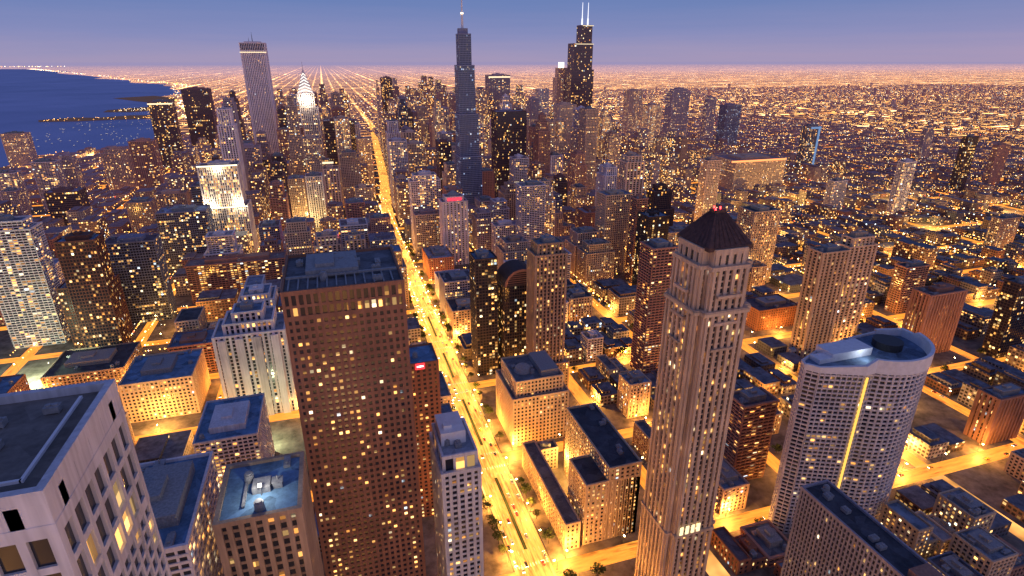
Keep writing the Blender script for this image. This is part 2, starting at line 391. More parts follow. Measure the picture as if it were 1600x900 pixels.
for z in (62,198):
    b=MB()
    n_=notch(x0-2.4,x1+2.9,y0-2.4,y1+2.4,3.4)
    for i in range(12):
        j=(i+1)%12; b.quad((*n_[i],z-1),(*n_[j],z-1),(*n_[j],z+.6),(*n_[i],z+.6))
    part(r,c,b,'cornice',[WM['cream']])
for i in range(4):
    b=MB(); b.box(162+i*3.6,164+i*3.6,206.0,206.4,63.5,69); part(r,c,b,'lit_window',[emis('lobby_glow',(1,.8,.45),1.6)])
# curved white tower
def arc(cx,cy,r,a0,a1,n): return [(cx+r*math.cos(math.radians(a0+(a1-a0)*i/n)),cy+r*math.sin(math.radians(a0+(a1-a0)*i/n))) for i in range(n+1)]
pl=[(270,246),(275,240),(299,229.5)]+arc(330,258,36,231,366,22)+[(352,270),(328,268),(297,262),(273,252)]
r,c=building('curved_tower','white curved tower with gridded balconies and crescent roof',[(pl,0.13,131,(3.3,3.1,.6,1.05,.95,.8,'white','dim'))],top='none',units=4,roofm=RCOOL)
b=MB(); o=inset(pl,-1.4);q=inset(pl,.6)
def zt(i): return 133.5 if i in(0,1,28,29) else 136 if i==2 else 139 if 3<=i<=22 else 136.5 if i<=25 else 134
for i in range(0,len(pl)-4):
    j=i+1; a_,b_=zt(i),zt(j); b.quad((*o[i],129.5),(*o[j],129.5),(*o[j],b_),(*o[i],a_)); b.quad((*q[i],131),(*q[j],131),(*q[j],b_),(*q[i],a_)); b.quad((*o[i],a_),(*o[j],b_),(*q[j],b_),(*q[i],a_)); b.quad((*o[i],129.5),(*o[j],129.5),(*q[j],129.5),(*q[i],129.5))
part(r,c,b,'crown_ring',[WHITEP])
b=MB(); b.box(290,322,246,260,131,136.5); b.box(280,290,246,254,131,134); part(r,c,b,'penthouse',[WHITEP])
b=MB(); b.cyl(342,252,131,136,9,9,22); part(r,c,b,'cooling_drum',[DARKM])
plight('roof_light',(312,240,136.5),2200,(.8,.9,1),.6)
ES=emis('gold_light_strip',(1,.55,.1),1.5)
b=MB(); b.box(299.4,301.0,227.4,228.0,8,128); part(r,c,b,'stair_light',[ES])
r,c=simple('tan_slab','tan grey slab tower with narrow vertical windows',224,241,118,94,72,(2.2,3.3,.9,1.0,.5,.25,'grey','low'),units=6,top='none',roofm=RM[1])
b=MB(); b.box(227,238,122,130,94,98); part(r,c,b,'penthouse',[WM['rose']])
H=[
('apartment_tower','pale tower with deep vertical bays',-116,-58,504,98,40,'vert','pent'),
('office_block','white gridded office block with blue roof',-116,-74,388,56,56,'white','pent'),
('office_block','pale gridded block next to the marble tower',-88,-60,170,160,50,'white','pent'),
('roof_lamp_block','beige block with flat roof and bright roof lamp',-50,-24,170,166,30,'vertt','none'),
('warm_block','sandstone block with stepped roofs',-204,-145,526,39,56,'cream','pent'),
('low_block','wide low block with pale roof',-297,-226,606,18,60,'tan','pent'),
('residential_tower','pale residential tower full of lit windows',-373,-323,732,147,28,'balcw','pent'),
('brown_tower','dark red brown office tower with blue roof',-278,-243,668,137,26,'umber','pent'),
('dark_block','low dark office block with golden windows',-307,-257,712,73,35,'umber','pent'),
('residential_tower','blue grey residential tower with balconies',-273,-218,768,105,28,'slate','pent'),
('grid_block','wide dark gridded apartment block',-259,-191,949,97,40,'slate','pent'),
('residential_tower','tall grey tower with flat roof',-200,-149,1384,132,35,'grey','pent'),
('dark_tower','dark flat topped office tower',-148,-100,1399,102,35,'dark','pent'),
('lake_tower','dark glass tower with bright white top by the lake',-503,-438,2017,193,35,'darkr','pent'),
('dark_tower','dark double slab tower near the lake',-420,-343,2080,225,50,'dark','pent'),
('residential_tower','grey towers by the lake shore',-951,-889,2162,100,40,'grey','pent'),
('residential_tower','stepped grey residential tower',-543,-474,1669,103,30,'tan','pent'),
('residential_tower','white striped residential tower',-615,-572,1484,105,30,'balcw','pent'),
('residential_tower','grey residential tower with lit floors',-610,-584,1614,99,30,'grey','pent'),
('residential_tower','pale residential slab near the lake',-700,-650,1484,85,30,'balcw','pent'),
('residential_tower','grey slab tower with lit balconies',-760,-720,1560,75,30,'slate','pent'),
('residential_tower','brown residential slab near the lake',-471,-418,1647,123,40,'balc','pent'),
('dark_tower','dark rounded office tower with blue roof',-500,-447,1221,87,35,'dark','pent'),
('stone_block','low tan stone block',-371,-331,1200,64,35,'tan','pent'),
('stone_block','wide tan stone block with dark roof',-354,-296,1318,54,30,'tan','pent'),
('residential_tower','grey residential tower by the road',-637,-611,1380,65,30,'grey','pent'),
('grid_tower','dark gridded tower with white crown floor',-56,2,1294,111,35,'darkr','pent'),
('dark_tower','wide black flat topped tower',-9,58,1400,181,50,'dark','pent'),
('office_tower','office tower with bright floors',16,55,1250,130,40,'cream','pent'),
('office_tower','slim stone office tower by the avenue',39,73,1195,67,25,'cream','pent'),
('office_tower','tall grey tower near the white slab',-195,-174,1300,238,40,'grey','none'),
('small_block','small white lit block',-33,-5,1089,31,20,'hotel','pent'),
('small_block','small block lit magenta',-36,-3,951,42,25,'white','pent'),
('brick_block','wide flat brown block',6,66,950,52,46,'brick','pent'),
('round_block','low block with pale roof edge',-89,-43,1052,41,30,'hotel','pent'),
('wide_block','wide brown apartment block with dark roof',-202,-78,816,53,30,'balc','pent'),
('grid_tower','white and black gridded tower',122,172,962,129,30,'white','pent'),
('grid_tower','lower wing of gridded tower',122,166,930,70,25,'grey','pent'),
('grey_tower','pale grey gridded tower',231,298,1283,130,35,'white','pent'),
('mall_block','low mall block with grey roof',122,160,812,32,60,'brick','pent'),
('mall_block','low mall block with white roof panels',122,158,712,29,50,'white','pent'),
('grid_tower','square grey apartment block',239,289,874,56,24,'white','pent'),
('pale_tower','slim pale tower with round top',333,370,1077,130,30,'white','pent'),
('grid_tower','white gridded tower with penthouse box',272,317,842,126,28,'balcw','pent'),
('grid_tower','grey gridded apartment tower',399,427,1012,101,30,'darkr','pent'),
('flat_block','low brown office block',380,426,848,73,40,'brick','pent'),
('grey_tower','grey slab tower with dark centre strip',442,484,831,165,30,'strip','pent'),
('dark_tower','dark brown apartment tower',403,426,714,125,28,'balc','pent'),
('office_tower','pale stone office tower',800,835,1331,124,35,'tan','pent'),
('stepped_tower','stepped tan residential tower',669,707,932,132,30,'sand','pent'),
('brown_tower','dark residential tower with brown balconies',379,420,645,117,30,'darkr','pent'),
('corner_tower','tan residential tower with dense lit windows',278,312,461,140,28,'balc','pent'),
('slender_tower','dark slender tower next to the arched tower',122,144,512,129,25,'darkr','pent'),
('orange_block','small orange lit block',256,295,606,32,30,'hotel','pent'),
('small_block','small block with teal roof',229,257,397,35,30,'hotel','pent'),
('apartment_block','apartment block with golden lit front',263,302,294,70,35,'balc','pent'),
('low_block','low brown loft block',455,535,516,26,50,'brick','pent'),
('twin_tower','pale tan residential tower with notched top',462,508,440,124,24,'strip','pent'),
('twin_tower','pale tan residential tower with notched top',512,562,455,130,24,'strip','pent'),
('wide_block','broad gridded apartment block',672,722,505,63,30,'balc','pent'),
('brown_block','broad brown block with vertical piers',582,650,408,74,22,'rib','pent'),
('pale_tower','slim white residential tower',1112,1151,890,114,25,'balcw','pent'),
('grey_tower','grey tower far from the centre',1860,1907,1441,104,30,'grey','pent'),
('dark_tower','dark tower beside low houses',1480,1526,1037,134,30,'dark','pent'),
('brown_tower','brown residential tower among low houses',1640,1696,1068,104,30,'rose','pent'),
('residential_tower','white apartment tower among low houses',1000,1046,950,70,25,'white','pent'),
('residential_tower','tan apartment tower among low houses',1060,1120,655,58,30,'tan','pent'),
('dark_tower','dark residential tower with few lit windows',668,725,378,88,30,'darkr','pent'),
('brown_block','dark brown block with golden windows',340,376,285,46,40,'brick','pent'),
('brown_block','brown block with vertical piers',500,549,270,45,40,'rib','pent'),
('low_block','small tan stone block',530,562,611,43,25,'tan','pent'),
('office_tower','office tower with white crown',505,585,1900,263,45,'grey','pent'),
('dark_tower','dark tower south of the centre',205,247,2300,247,45,'dark','pent'),
('black_tower','black steel office tower',312,382,1130,214,40,'black','none'),
('stone_tower','tan stone tower with golden crown',590,650,1500,196,45,'cream','pent'),
('office_tower','slim pale tower with pointed top',677,722,1900,218,35,'white','none'),
('bright_tower','bright cream office tower',697,777,1500,151,40,'hotel','pent'),
('office_tower','office tower behind the centre',1170,1247,2200,193,45,'cream','pent'),
('office_tower','broad office tower with lit floors',1180,1270,1900,211,45,'grey','pent'),
('office_tower','square office tower with lit floors',1030,1098,1800,166,45,'hotel','pent'),
('office_tower','slim grey office tower',1340,1385,1900,182,45,'grey','pent'),
('office_tower','blue glass riverside tower',1415,1500,1900,151,45,'blue','pent'),
('wide_building','very wide stone building with red roof lights',890,1086,1180,80,100,'cream','pent'),
('glass_tower','blue lit glass tower',1240,1296,1300,140,40,'slate','pent'),
('office_tower','grey office tower in the centre',580,620,1700,201,40,'grey','pent'),
('office_tower','brown office tower in the centre',480,530,1400,152,40,'rose','pent'),
('office_tower','slim dark office tower',179,221,1600,189,40,'dark','pent'),
('office_tower','stone office tower by the avenue',60,92,1400,140,30,'cream','none'),
]
ROOTS={}
BLUER=('white gridded office block with blue roof','pale gridded block next to the marble tower','beige block with flat roof and bright roof lamp','dark red brown office tower with blue roof','dark rounded office tower with blue roof','small block with teal roof','sandstone block with stepped roofs')
for i,(n,l,a0,a1,y,h,d,st,tp) in enumerate(H):
    rf=RBLUE if l in BLUER else None
    if a0>200:
        d=min(d,max(16,.42*(a1-a0)*y/a0)); a0=a0+min(d*a0/y*.7,(a1-a0)*.25)
    if l=='pale tower with deep vertical bays':
        rc=building(n,l,[(rect(a0,a1,y,y+d),0.13,h-14,st),(rect(a0+9,a1-9,y+5,y+d-5),h-14,h-5,st),(rect(a0+17,a1-17,y+10,y+d-9),h-5,h+3,st)]+[(rect(a0+4+q*14,a0+11+q*14,y-4,y),0.13,h-18,st) for q in range(4)][:0],top='pent',units=2,roofm=RCOOL)
        for q in range(4):
            b=MB(); b.box(a0+3+q*14.5,a0+9.5+q*14.5,y-3.2,y-1.2,.13,h-16); part(rc[0],rc[1],b,'bay_pier',[WM['white']])
    elif h>95 and n in('residential_tower','grid_tower','office_tower','grey_tower','twin_tower','corner_tower','stepped_tower') and i%2==0:
        w=a1-a0
        rc=building(n,l,[(rect(a0,a1,y,y+d),0.13,h-9,st),(rect(a0+w*.12,a1-w*.12,y+d*.12,y+d*.88),h-9,h,st)],top=tp,units=2,roofm=rf)
    else: rc=simple(n,l,a0,a1,y,h,d,st,tp,roofm=rf)
    ROOTS[l]=rc
r,c=ROOTS['very wide stone building with red roof lights']
b=MB(); b.box(925,1085,1178,1179.3,78,82); part(r,c,b,'roof_light_band',[emis('roof_band_red',(1,.3,.1),2.2)])
r,c=ROOTS['blue lit glass tower']
b=MB(); b.box(1288,1294,1298,1299,20,140); b.box(1262,1296,1298,1299,134,139); part(r,c,b,'blue_light',[emis('blue_tube',(.3,.5,.9),.6)])
for key,z in (('dark gridded tower with white crown floor',111),('dark glass tower with bright white top by the lake',193),('office tower with white crown',263)):
    r,c=ROOTS[key]; x_=[f for f in FOOT if abs((f[0]+f[1])/2-c[0])<1 and abs((f[2]+f[3])/2-c[1])<1][0]
    b=MB(); b.box(x_[0]-.8,x_[1]+.8,x_[2]-1.0,x_[2]-.7,z-7,z-3); part(r,c,b,'crown_light',[E_CROWN])
r,c=ROOTS['beige block with flat roof and bright roof lamp']
b=MB(); b.box(-40,-34,182,188,166,168.5); b.cyl(-37,181,166,170,.2,.2,6); b.box(-43,-42,176,190,166,166.8); part(r,c,b,'plant_box',[METAL])
b=MB(); b.box(-37.6,-36.4,180.4,181.6,170,170.8,bottom=True); part(r,c,b,'roof_lamp',[E_WHITE])
plight('roof_light',(-37,179,172.5),3500,(1,.95,.85),.5)
r,c=building('floodlit_tower','white floodlit stepped tower with glowing crown',[(rect(-208,-140,1004,1052),0.13,88,'flood'),(rect(-203,-146,1010,1046),88,153,'flood')],units=2)
for X in (-195,-150): plight('flood_light',(X,1000,92),60000,(1,.82,.5),2)
plight('flood_light',(-175,1003,150),30000,(1,.82,.5),2)
b=MB(); b.box(-209,-139,1002.3,1003,87.5,89); b.box(-204,-145,1008,1008.8,153.5,155); part(r,c,b,'light_cornice',[emis('cornice_light',(1,.88,.6),2.5)])
r,c=building('red_light_tower','white tower with dark strip and red lit crown',[(rect(156,196,865,893),0.13,104,(5.5,3.3,3.6,1.0,.6,.2,'white','off')),(rect(162,190,868,890),104,111,(5.5,3.3,3.6,1.0,.6,.2,'white','off'))],units=1,top='none')
b=MB(); b.cyl(176,879,111,114,9,9,20); b.cyl(176,879,114,119,9,3,20); part(r,c,b,'dome',[METAL])
b=MB(); b.box(165,187,866.2,866.7,106,110); part(r,c,b,'red_light',[emis('red_glow',(1,.04,.07),2.2)])
r,c=building('white_slab_tower','very tall white slab tower with dark top band',[(rect(-179,-124,1600,1655),0.13,330,'slab'),(rect(-179,-124,1600,1655),330,347,(4.0,9,1.2,.5,.9,.2,'white','cool'))],units=0,top='none')
b=MB(); b.box(-170,-133,1610,1645,347,351); part(r,c,b,'penthouse',[WM['white']])
for q in ((-152,372,.9),(-160,360,.6)):
    b=MB(); b.cyl(q[0],1628,351,q[1],q[2],.2,8); part(r,c,b,'antenna',[DARKM])
b=MB(); b.box(-181,-122,1598.4,1598.9,326,327.6); part(r,c,b,'light_band',[E_CROWN])
r,c=building('spire_tower','tall blue glass tower with stepped top and spire',[(rect(230,272,1066,1110),0.13,140,'blue'),(rect(232,268,1070,1108),140,216,'blue'),(rect(234,264,1075,1106),216,300,'blue'),(rect(238,260,1080,1104),300,352,'blue')],units=0,top='none')
b=MB(); b.box(240,256,1086,1100,352,362); part(r,c,b,'penthouse',[WM['blue']])
b=MB(); b.cyl(248,1094,362,388,2.4,1.4,10); b.cyl(248,1094,388,446,1.3,.5,8); part(r,c,b,'spire',[WHITEP])
b=MB(); b.cyl(248,1094,385,387.5,2.6,2.6,10); part(r,c,b,'spire_light',[emis('spire_glow',(1,.75,.45),3)])
SS=(4,6,.6,1.6,.3,.2,'dark','low')
r,c=building('twin_antenna_tower','very tall black stepped tower with two white antennas',[(rect(1007,1110,2390,2470),0.13,270,SS),(rect(1019,1103,2395,2465),270,373,SS),(rect(1050,1099,2400,2450),373,443,SS)],units=0,top='none')
for X in (1062,1088):
    b=MB(); b.cyl(X,2425,443,470,3.6,3,10); b.cyl(X,2425,470,530,2,1,8); part(r,c,b,'antenna',[emis('white_antenna_glow',(.9,.9,1),1.4)])
for z,a_,b_ in ((440,1050,1099),(370,1019,1103)):
    b=MB(); b.box(a_,b_,2387,2388.5,z,z+2); part(r,c,b,'light_band',[E_CROWN])
r,c=building('crown_tower','stone tower with glowing round crown',[(rect(985,1042,2500,2545),0.13,235,'cream'),(rect(993,1034,2504,2540),235,276,'cream')],units=0,top='none')
b=MB(); b.cyl(1013,2522,276,300,13,13,20); part(r,c,b,'glowing_crown',[emis('crown_glow',(1,.95,.85),1.8)])
r,c=building('diamond_tower','stepped tower with lit diamond spire',[(rect(-66,-18,1500,1540),0.13,205,'vert'),(rect(-60,-24,1504,1536),205,235,'vert')],units=0,top='none')
b=MB()
e=rect(-60,-24,1504,1536)
for i in range(4):
    j=(i+1)%4; b.poly([(*e[i],236.5),(*e[j],236.5),(-42,1520,292)])
b.cyl(-42,1520,286,306,.8,.3,6); part(r,c,b,'pointed_roof',[WM['white']])
b=MB()
for i in range(6):
    t=i/7; z=238+t*50; hw=17*(1-t)
    for s in (-1,1): b.quad((-42,1502.6+16*t,z+6),(-42,1502.6+16*t,z+7.6),(-42+s*hw,1502.6+16*t,z+1.2),(-42+s*hw,1502.6+16*t,z))
part(r,c,b,'chevron_light',[emis('chevron_glow',(1,.9,.75),2.5)])
plight('flood_light',(-42,1492,222),90000,(1,.8,.55),3)
def arch_building():
    x0,x1,y0,y1=150,187,507,537; n=14; cx=(x0+x1)/2; R_=(x1-x0)/2
    r,c=building('arched_tower','dark glass tower with round arched top',[(rect(x0,x1,y0,y1),0.13,100,(2.6,3.4,.5,.9,.3,.25,'dark','low'))],units=0,top='none')
    b=MB();P=[(cx+R_*math.cos(math.pi*i/n),100+17*math.sin(math.pi*i/n)) for i in range(n+1)]
    b.poly([(x,y0+.1,z) for x,z in P]); b.poly([(x,y1-.1,z) for x,z in P])
    for i in range(n):
        b.quad((P[i][0],y0-.6,P[i][1]),(P[i+1][0],y0-.6,P[i+1][1]),(P[i+1][0],y1+.6,P[i+1][1]),(P[i][0],y1+.6,P[i][1]))
    part(r,c,b,'arched_roof',[WM['dark']])
    b=MB()
    for i in range(n):
        a=P[i];d=P[i+1];k=.86; q=lambda p:(cx+(p[0]-cx)*k,100+(p[1]-100)*k)
        b.quad((a[0],y0-.7,a[1]),(d[0],y0-.7,d[1]),(q(d)[0],y0-.7,q(d)[1]),(q(a)[0],y0-.7,q(a)[1]))
    for i in range(7):
        hw=R_*.86*math.sqrt(max(0,1-((i*2.2)/17)**2)); b.box(cx-hw,cx+hw,y0-.3,y0,101+i*2.2,101.5+i*2.2)
    part(r,c,b,'arch_trim',[WM['rose']])
arch_building()
building('slender_tower','slender tan tower with stepped crown',[(rect(160,203,462,489),0.13,30,'tan'),(rect(168,198,466,488),30,143,'vertt'),(rect(171,195,469,486),143,153,'vertt')],units=2)
r,c=building('stone_hotel','ornate stone hotel block with bulky grey upper storeys',[(rect(122,172,389,440),0.13,46,'cream'),(rect(126,168,393,436),46,60,'rose')],units=5,top='none',roofm=RM[0])
b=MB(); b.cyl(138,412,60,64,8,6,18); b.cyl(138,412,64,66.5,6,2,18); b.box(150,166,398,432,60,65); part(r,c,b,'penthouse',[METAL])
r,c=building('golden_hotel','stone hotel with golden floodlit side and black roof',[(rect(136,175,272,300),0.13,50,'hotel'),(rect(152,175,272,345),0.13,60,'hotel')],units=5,top='none',roofm=RM[1])
for Y in (306,324,340): plight('flood_light',(147,Y,20),28000,(1,.55,.13),1.2)
building('podium_block','low limestone block round a roof courtyard',[(rect(122,132,271,362),0.13,22,'cream'),(rect(132,148,352,362),0.13,20,'cream')],units=5,top='none',roofm=RM[0])
r,c=building('red_sign_block','narrow dark red block with glowing red roof sign',[(rect(33,52,330,356),0.13,126,'brick')],units=1,top='none')
b=MB(); b.box(37,43,329,329.5,123,127); part(r,c,b,'red_sign',[emis('sign_red',(1,.03,.04),3)])
b=MB(); b.box(38,42,328.7,328.95,124.8,125.5); part(r,c,b,'sign_lettering',[E_WHITE])
plight('magenta_light',(-20,940,18),90000,(1,.04,.2),1.5)
FOOT.append((-44,4,900,950)); FOOT.append((-345,-300,606,655))
for X,Y,z,p_,col in ((-80,452,14,45000,(.85,1,.55)),(-320,630,22,260000,(.8,1,.62)),(-175,510,14,30000,(1,.6,.15)),(749,832,18,220000,(1,.55,.12)),(620,560,16,90000,(1,.5,.1)),(905,690,18,180000,(1,.55,.13)),(1120,800,18,200000,(1,.55,.13)),(500,348,14,60000,(1,.5,.1)),(380,560,14,60000,(1,.46,.08)),(1000,1060,20,260000,(1,.58,.15)),(690,620,16,90000,(1,.46,.08)),(-60,1130,20,160000,(1,.7,.25)),(240,175,16,30000,(1,.75,.4)),(420,320,14,50000,(1,.46,.08)),
    (800,480,16,90000,(1,.5,.1)),(450,690,18,80000,(1,.46,.08)),(600,950,20,150000,(1,.5,.1)),(820,1000,20,200000,(1,.5,.1)),(-300,900,20,120000,(1,.46,.08)),(-190,730,18,80000,(1,.46,.08)),(-400,1050,20,150000,(1,.5,.1)),(1250,1000,22,260000,(1,.55,.13)),(1400,850,22,220000,(1,.5,.12))):  # this row: extra lights added at arbitrary spots for warm glow
    plight('yard_and_fill_light',(X,Y,z),p_,col,1.5); 
    if X>300 and Y>340: FOOT.append((X-20,X+20,Y-18,Y+18))
    elif Y>700: FOOT.append((X-12,X+12,Y-12,Y+12))
# ================================================================== STREETS
NSX=[-690,-578,-465,-352,-240,-128,210,322,435,548,661,773,886,1000,1112,1225,1338,1450,1563,1676,1790,1900]
EWY=[258,377,496,596,700,800,900,1000,1110]+[1220+110*i for i in range(14)]
AV=[(97,40),(97,700),(95,1000),(104,1260),(134,1640),(226,3281)]
def avx(y):
    for (xa,ya),(xb,yb) in zip(AV,AV[1:]):
        if y<=yb: return xa+(xb-xa)*(y-ya)/(yb-ya)
    return AV[-1][0]+(y-AV[-1][1])*.055
def glow_road_mat(name,ecol,es,sx,sy,pw=2.2,cap=1.3):  # asphalt with lamp and traffic glow painted on as amber emission
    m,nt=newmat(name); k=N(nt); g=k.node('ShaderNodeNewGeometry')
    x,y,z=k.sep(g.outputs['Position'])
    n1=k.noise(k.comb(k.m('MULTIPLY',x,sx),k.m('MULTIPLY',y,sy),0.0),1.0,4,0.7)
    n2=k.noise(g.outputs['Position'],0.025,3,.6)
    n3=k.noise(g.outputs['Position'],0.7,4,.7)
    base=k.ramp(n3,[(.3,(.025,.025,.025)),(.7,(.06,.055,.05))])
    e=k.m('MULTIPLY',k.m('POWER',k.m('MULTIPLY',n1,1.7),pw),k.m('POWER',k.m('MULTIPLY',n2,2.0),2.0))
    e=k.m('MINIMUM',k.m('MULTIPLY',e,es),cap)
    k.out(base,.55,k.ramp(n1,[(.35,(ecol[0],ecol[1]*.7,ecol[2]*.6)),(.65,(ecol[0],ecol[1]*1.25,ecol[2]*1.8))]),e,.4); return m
ROAD_A=glow_road_mat('avenue_asphalt_glow',(1,.40,.045),2.1,.55,.04,2.2,1.6)
ROAD_N=glow_road_mat('street_asphalt_long_glow',(1,.32,.025),3.4,.35,.04,2.6,1.35)
ROAD_E=glow_road_mat('street_asphalt_cross_glow',(1,.32,.025),3.0,.04,.35,2.6,1.35)
b=MB()
ys=list(range(40,3300,60))
for ya,yb in zip(ys,ys[1:]):
    b.quad((avx(ya)-12.5,ya,.012),(avx(ya)+12.5,ya,.012),(avx(yb)+12.5,yb,.012),(avx(yb)-12.5,yb,.012))
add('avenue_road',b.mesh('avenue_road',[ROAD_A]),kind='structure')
b=MB()
for x in NSX:
    y0=266 if 200<x<440 else 150
    b.quad((x-6.5,y0,.008),(x+6.5,y0,.008),(x+6.5,2700,.008),(x-6.5,2700,.008))
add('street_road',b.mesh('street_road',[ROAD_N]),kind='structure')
b=MB()
for y in EWY: 
    b.quad((-750,y-6.5,.004),(2100,y-6.5,.004),(2100,y+6.5,.004),(-750,y+6.5,.004))
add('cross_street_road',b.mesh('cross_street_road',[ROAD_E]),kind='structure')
PAVE=plain('pavement_concrete',(.18,.15,.125),.85,.6,.09)
b=MB()
allx=sorted(NSX+[97])
ey=[150]+EWY
for i in range(len(allx)-1):
    for ya,yb in zip(ey,ey[1:]):
        if yb>2400: continue
        a0=(allx[i]+6.5) if allx[i]!=97 else avx((ya+yb)/2)+13.5
        a1=(allx[i+1]-6.5) if allx[i+1]!=97 else avx((ya+yb)/2)-13.5
        b.box(a0,a1,ya+6.5,yb-6.5,.0,.13)
add('pavement',b.mesh('pavement',[PAVE]),kind='structure')
PAINT=plain('road_paint',(.75,.73,.68),.6,.15,2.0)
b=MB()
for off in (-9,-5.6,-2.2,2.2,5.6,9):
    y=160
    while y<1000:
        if not any(abs(y-e)<11 for e in EWY): b.quad((avx(y)+off-.09,y,.020),(avx(y)+off+.09,y,.020),(avx(y)+off+.09,y+3.2,.020),(avx(y)+off-.09,y+3.2,.020))
        y+=9
for e in EWY[:7]:
    for sgn in (-9,9):
        for i in range(12):
            x=avx(e)-11+i*2; b.quad((x-.35,e+sgn-1.5,.020),(x+.35,e+sgn-1.5,.020),(x+.35,e+sgn+1.5,.020),(x-.35,e+sgn+1.5,.020))
add('road_marking',b.mesh('road_marking',[PAINT]),kind='structure')
b=MB()
for ya,yb in zip(EWY,EWY[1:]):
    if yb>700: break
    b.box(95.8,98.2,ya+22,yb-22,.0,.35)
add('median_planter',b.mesh('median_planter',[plain('planter_soil',(.05,.07,.03),.9,.4,1.0)]),kind='structure')
def ground_mat():  # street grid, lamp dots and far haze painted into the ground as emission
    m,nt=newmat('city_ground_glow'); k=N(nt); g=k.node('ShaderNodeNewGeometry')
    pos=g.outputs['Position']; x,y,z=k.sep(pos)
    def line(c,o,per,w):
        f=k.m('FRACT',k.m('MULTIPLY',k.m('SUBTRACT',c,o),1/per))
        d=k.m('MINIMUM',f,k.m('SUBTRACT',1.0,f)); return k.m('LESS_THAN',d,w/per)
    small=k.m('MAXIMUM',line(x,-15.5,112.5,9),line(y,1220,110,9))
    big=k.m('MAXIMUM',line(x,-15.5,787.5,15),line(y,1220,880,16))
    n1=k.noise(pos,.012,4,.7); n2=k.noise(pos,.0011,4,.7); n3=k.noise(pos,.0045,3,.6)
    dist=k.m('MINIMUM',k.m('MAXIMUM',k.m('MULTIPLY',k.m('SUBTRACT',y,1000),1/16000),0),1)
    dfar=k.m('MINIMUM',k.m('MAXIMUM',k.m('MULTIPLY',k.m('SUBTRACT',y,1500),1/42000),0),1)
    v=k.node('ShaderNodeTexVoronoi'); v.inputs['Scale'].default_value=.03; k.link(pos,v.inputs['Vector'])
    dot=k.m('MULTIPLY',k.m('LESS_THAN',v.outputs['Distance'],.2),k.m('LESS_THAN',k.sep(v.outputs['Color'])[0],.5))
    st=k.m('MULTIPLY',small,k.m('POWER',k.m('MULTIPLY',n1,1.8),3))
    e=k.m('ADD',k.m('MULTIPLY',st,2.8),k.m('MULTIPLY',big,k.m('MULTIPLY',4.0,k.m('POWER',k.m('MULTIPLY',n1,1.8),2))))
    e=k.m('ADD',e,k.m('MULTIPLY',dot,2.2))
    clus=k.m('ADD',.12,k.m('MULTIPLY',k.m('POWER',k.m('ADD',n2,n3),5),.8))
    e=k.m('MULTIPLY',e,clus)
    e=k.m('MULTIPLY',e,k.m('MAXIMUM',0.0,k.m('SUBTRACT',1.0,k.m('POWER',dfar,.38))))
    base=k.ramp(n1,[(.3,(.035,.025,.025)),(.7,(.09,.07,.065))])
    p=k.node('ShaderNodeBsdfPrincipled'); o=k.node('ShaderNodeOutputMaterial'); k.link(base,p.inputs['Base Color'])
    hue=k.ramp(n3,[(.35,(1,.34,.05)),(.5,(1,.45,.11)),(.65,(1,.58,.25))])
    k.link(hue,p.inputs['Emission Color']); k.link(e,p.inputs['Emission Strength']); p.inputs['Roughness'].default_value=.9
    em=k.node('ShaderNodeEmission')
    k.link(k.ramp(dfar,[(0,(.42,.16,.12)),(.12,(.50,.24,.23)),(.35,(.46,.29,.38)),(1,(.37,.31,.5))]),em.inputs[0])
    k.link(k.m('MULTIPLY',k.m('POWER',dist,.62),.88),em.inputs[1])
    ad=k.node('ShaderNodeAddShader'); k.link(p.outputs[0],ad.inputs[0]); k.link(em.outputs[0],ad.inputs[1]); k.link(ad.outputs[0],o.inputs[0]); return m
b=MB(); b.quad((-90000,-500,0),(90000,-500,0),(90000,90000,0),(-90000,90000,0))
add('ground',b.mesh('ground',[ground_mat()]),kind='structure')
def water_mat():  # water colour includes a painted blue glow, set as emission
    m,nt=newmat('lake_water'); k=N(nt); g=k.node('ShaderNodeNewGeometry')
    n=k.noise(g.outputs['Position'],.02,4,.6)
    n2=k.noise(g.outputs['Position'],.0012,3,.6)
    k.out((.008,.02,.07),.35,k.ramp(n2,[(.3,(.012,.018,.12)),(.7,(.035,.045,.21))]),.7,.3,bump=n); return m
LK0=[(-2600,1750),(-1425,1942),(-982,2171),(-974,2422),(-852,2462),(-679,2637),(-676,2917),(-862,3693),(-1071,4481),(-1175,5283),(-1609,7581),(-2000,9195),(-2750,10432),(-4221,13801),(-6682,19058),(-10034,25932),(-17000,30000)]
LK=[]
for (xa,ya),(xb,yb) in zip(LK0,LK0[1:]):
    for i in range(5):
        t=i/5; L_=math.hypot(xb-xa,yb-ya); j=0 if i==0 else L_*.07
        LK.append((xa+(xb-xa)*t+rnd.uniform(-j,j),ya+(yb-ya)*t+rnd.uniform(-j,j)))
LK+=[(-17000,30000),(-30000,32000),(-80000,36000),(-80000,1750)]
b=MB(); b.poly([(x,y,.4) for x,y in LK]); add('lake_water',b.mesh('lake_water',[water_mat()]),kind='structure')
def inlake(x,y):
    ins=False
    for i in range(len(LK)):
        (xa,ya),(xb,yb)=LK[i-1],LK[i]
        if (ya>y)!=(yb>y) and x<(xb-xa)*(y-ya)/(yb-ya)+xa: ins=not ins
    return ins
SOIL=plain('peninsula_soil_glow',(.06,.045,.04),.9,.5,.01,(1,.5,.3),.06)  # soil with a faint amber glow put into its colour as emission
PENS=[([(-1519,3898),(-1473,3775),(-1290,3750),(-1150,3790),(-934,3810),(-840,3900),(-880,4040),(-1120,4080),(-1250,3960),(-1373,4009)],1.6),([(-1750,6000),(-1450,5500),(-1200,5150),(-1130,5350),(-1250,5900),(-1500,6300)],1.6),([(-1350,4380),(-1180,4330),(-1050,4430),(-1060,4700),(-1220,4780),(-1380,4560)],1.2)]
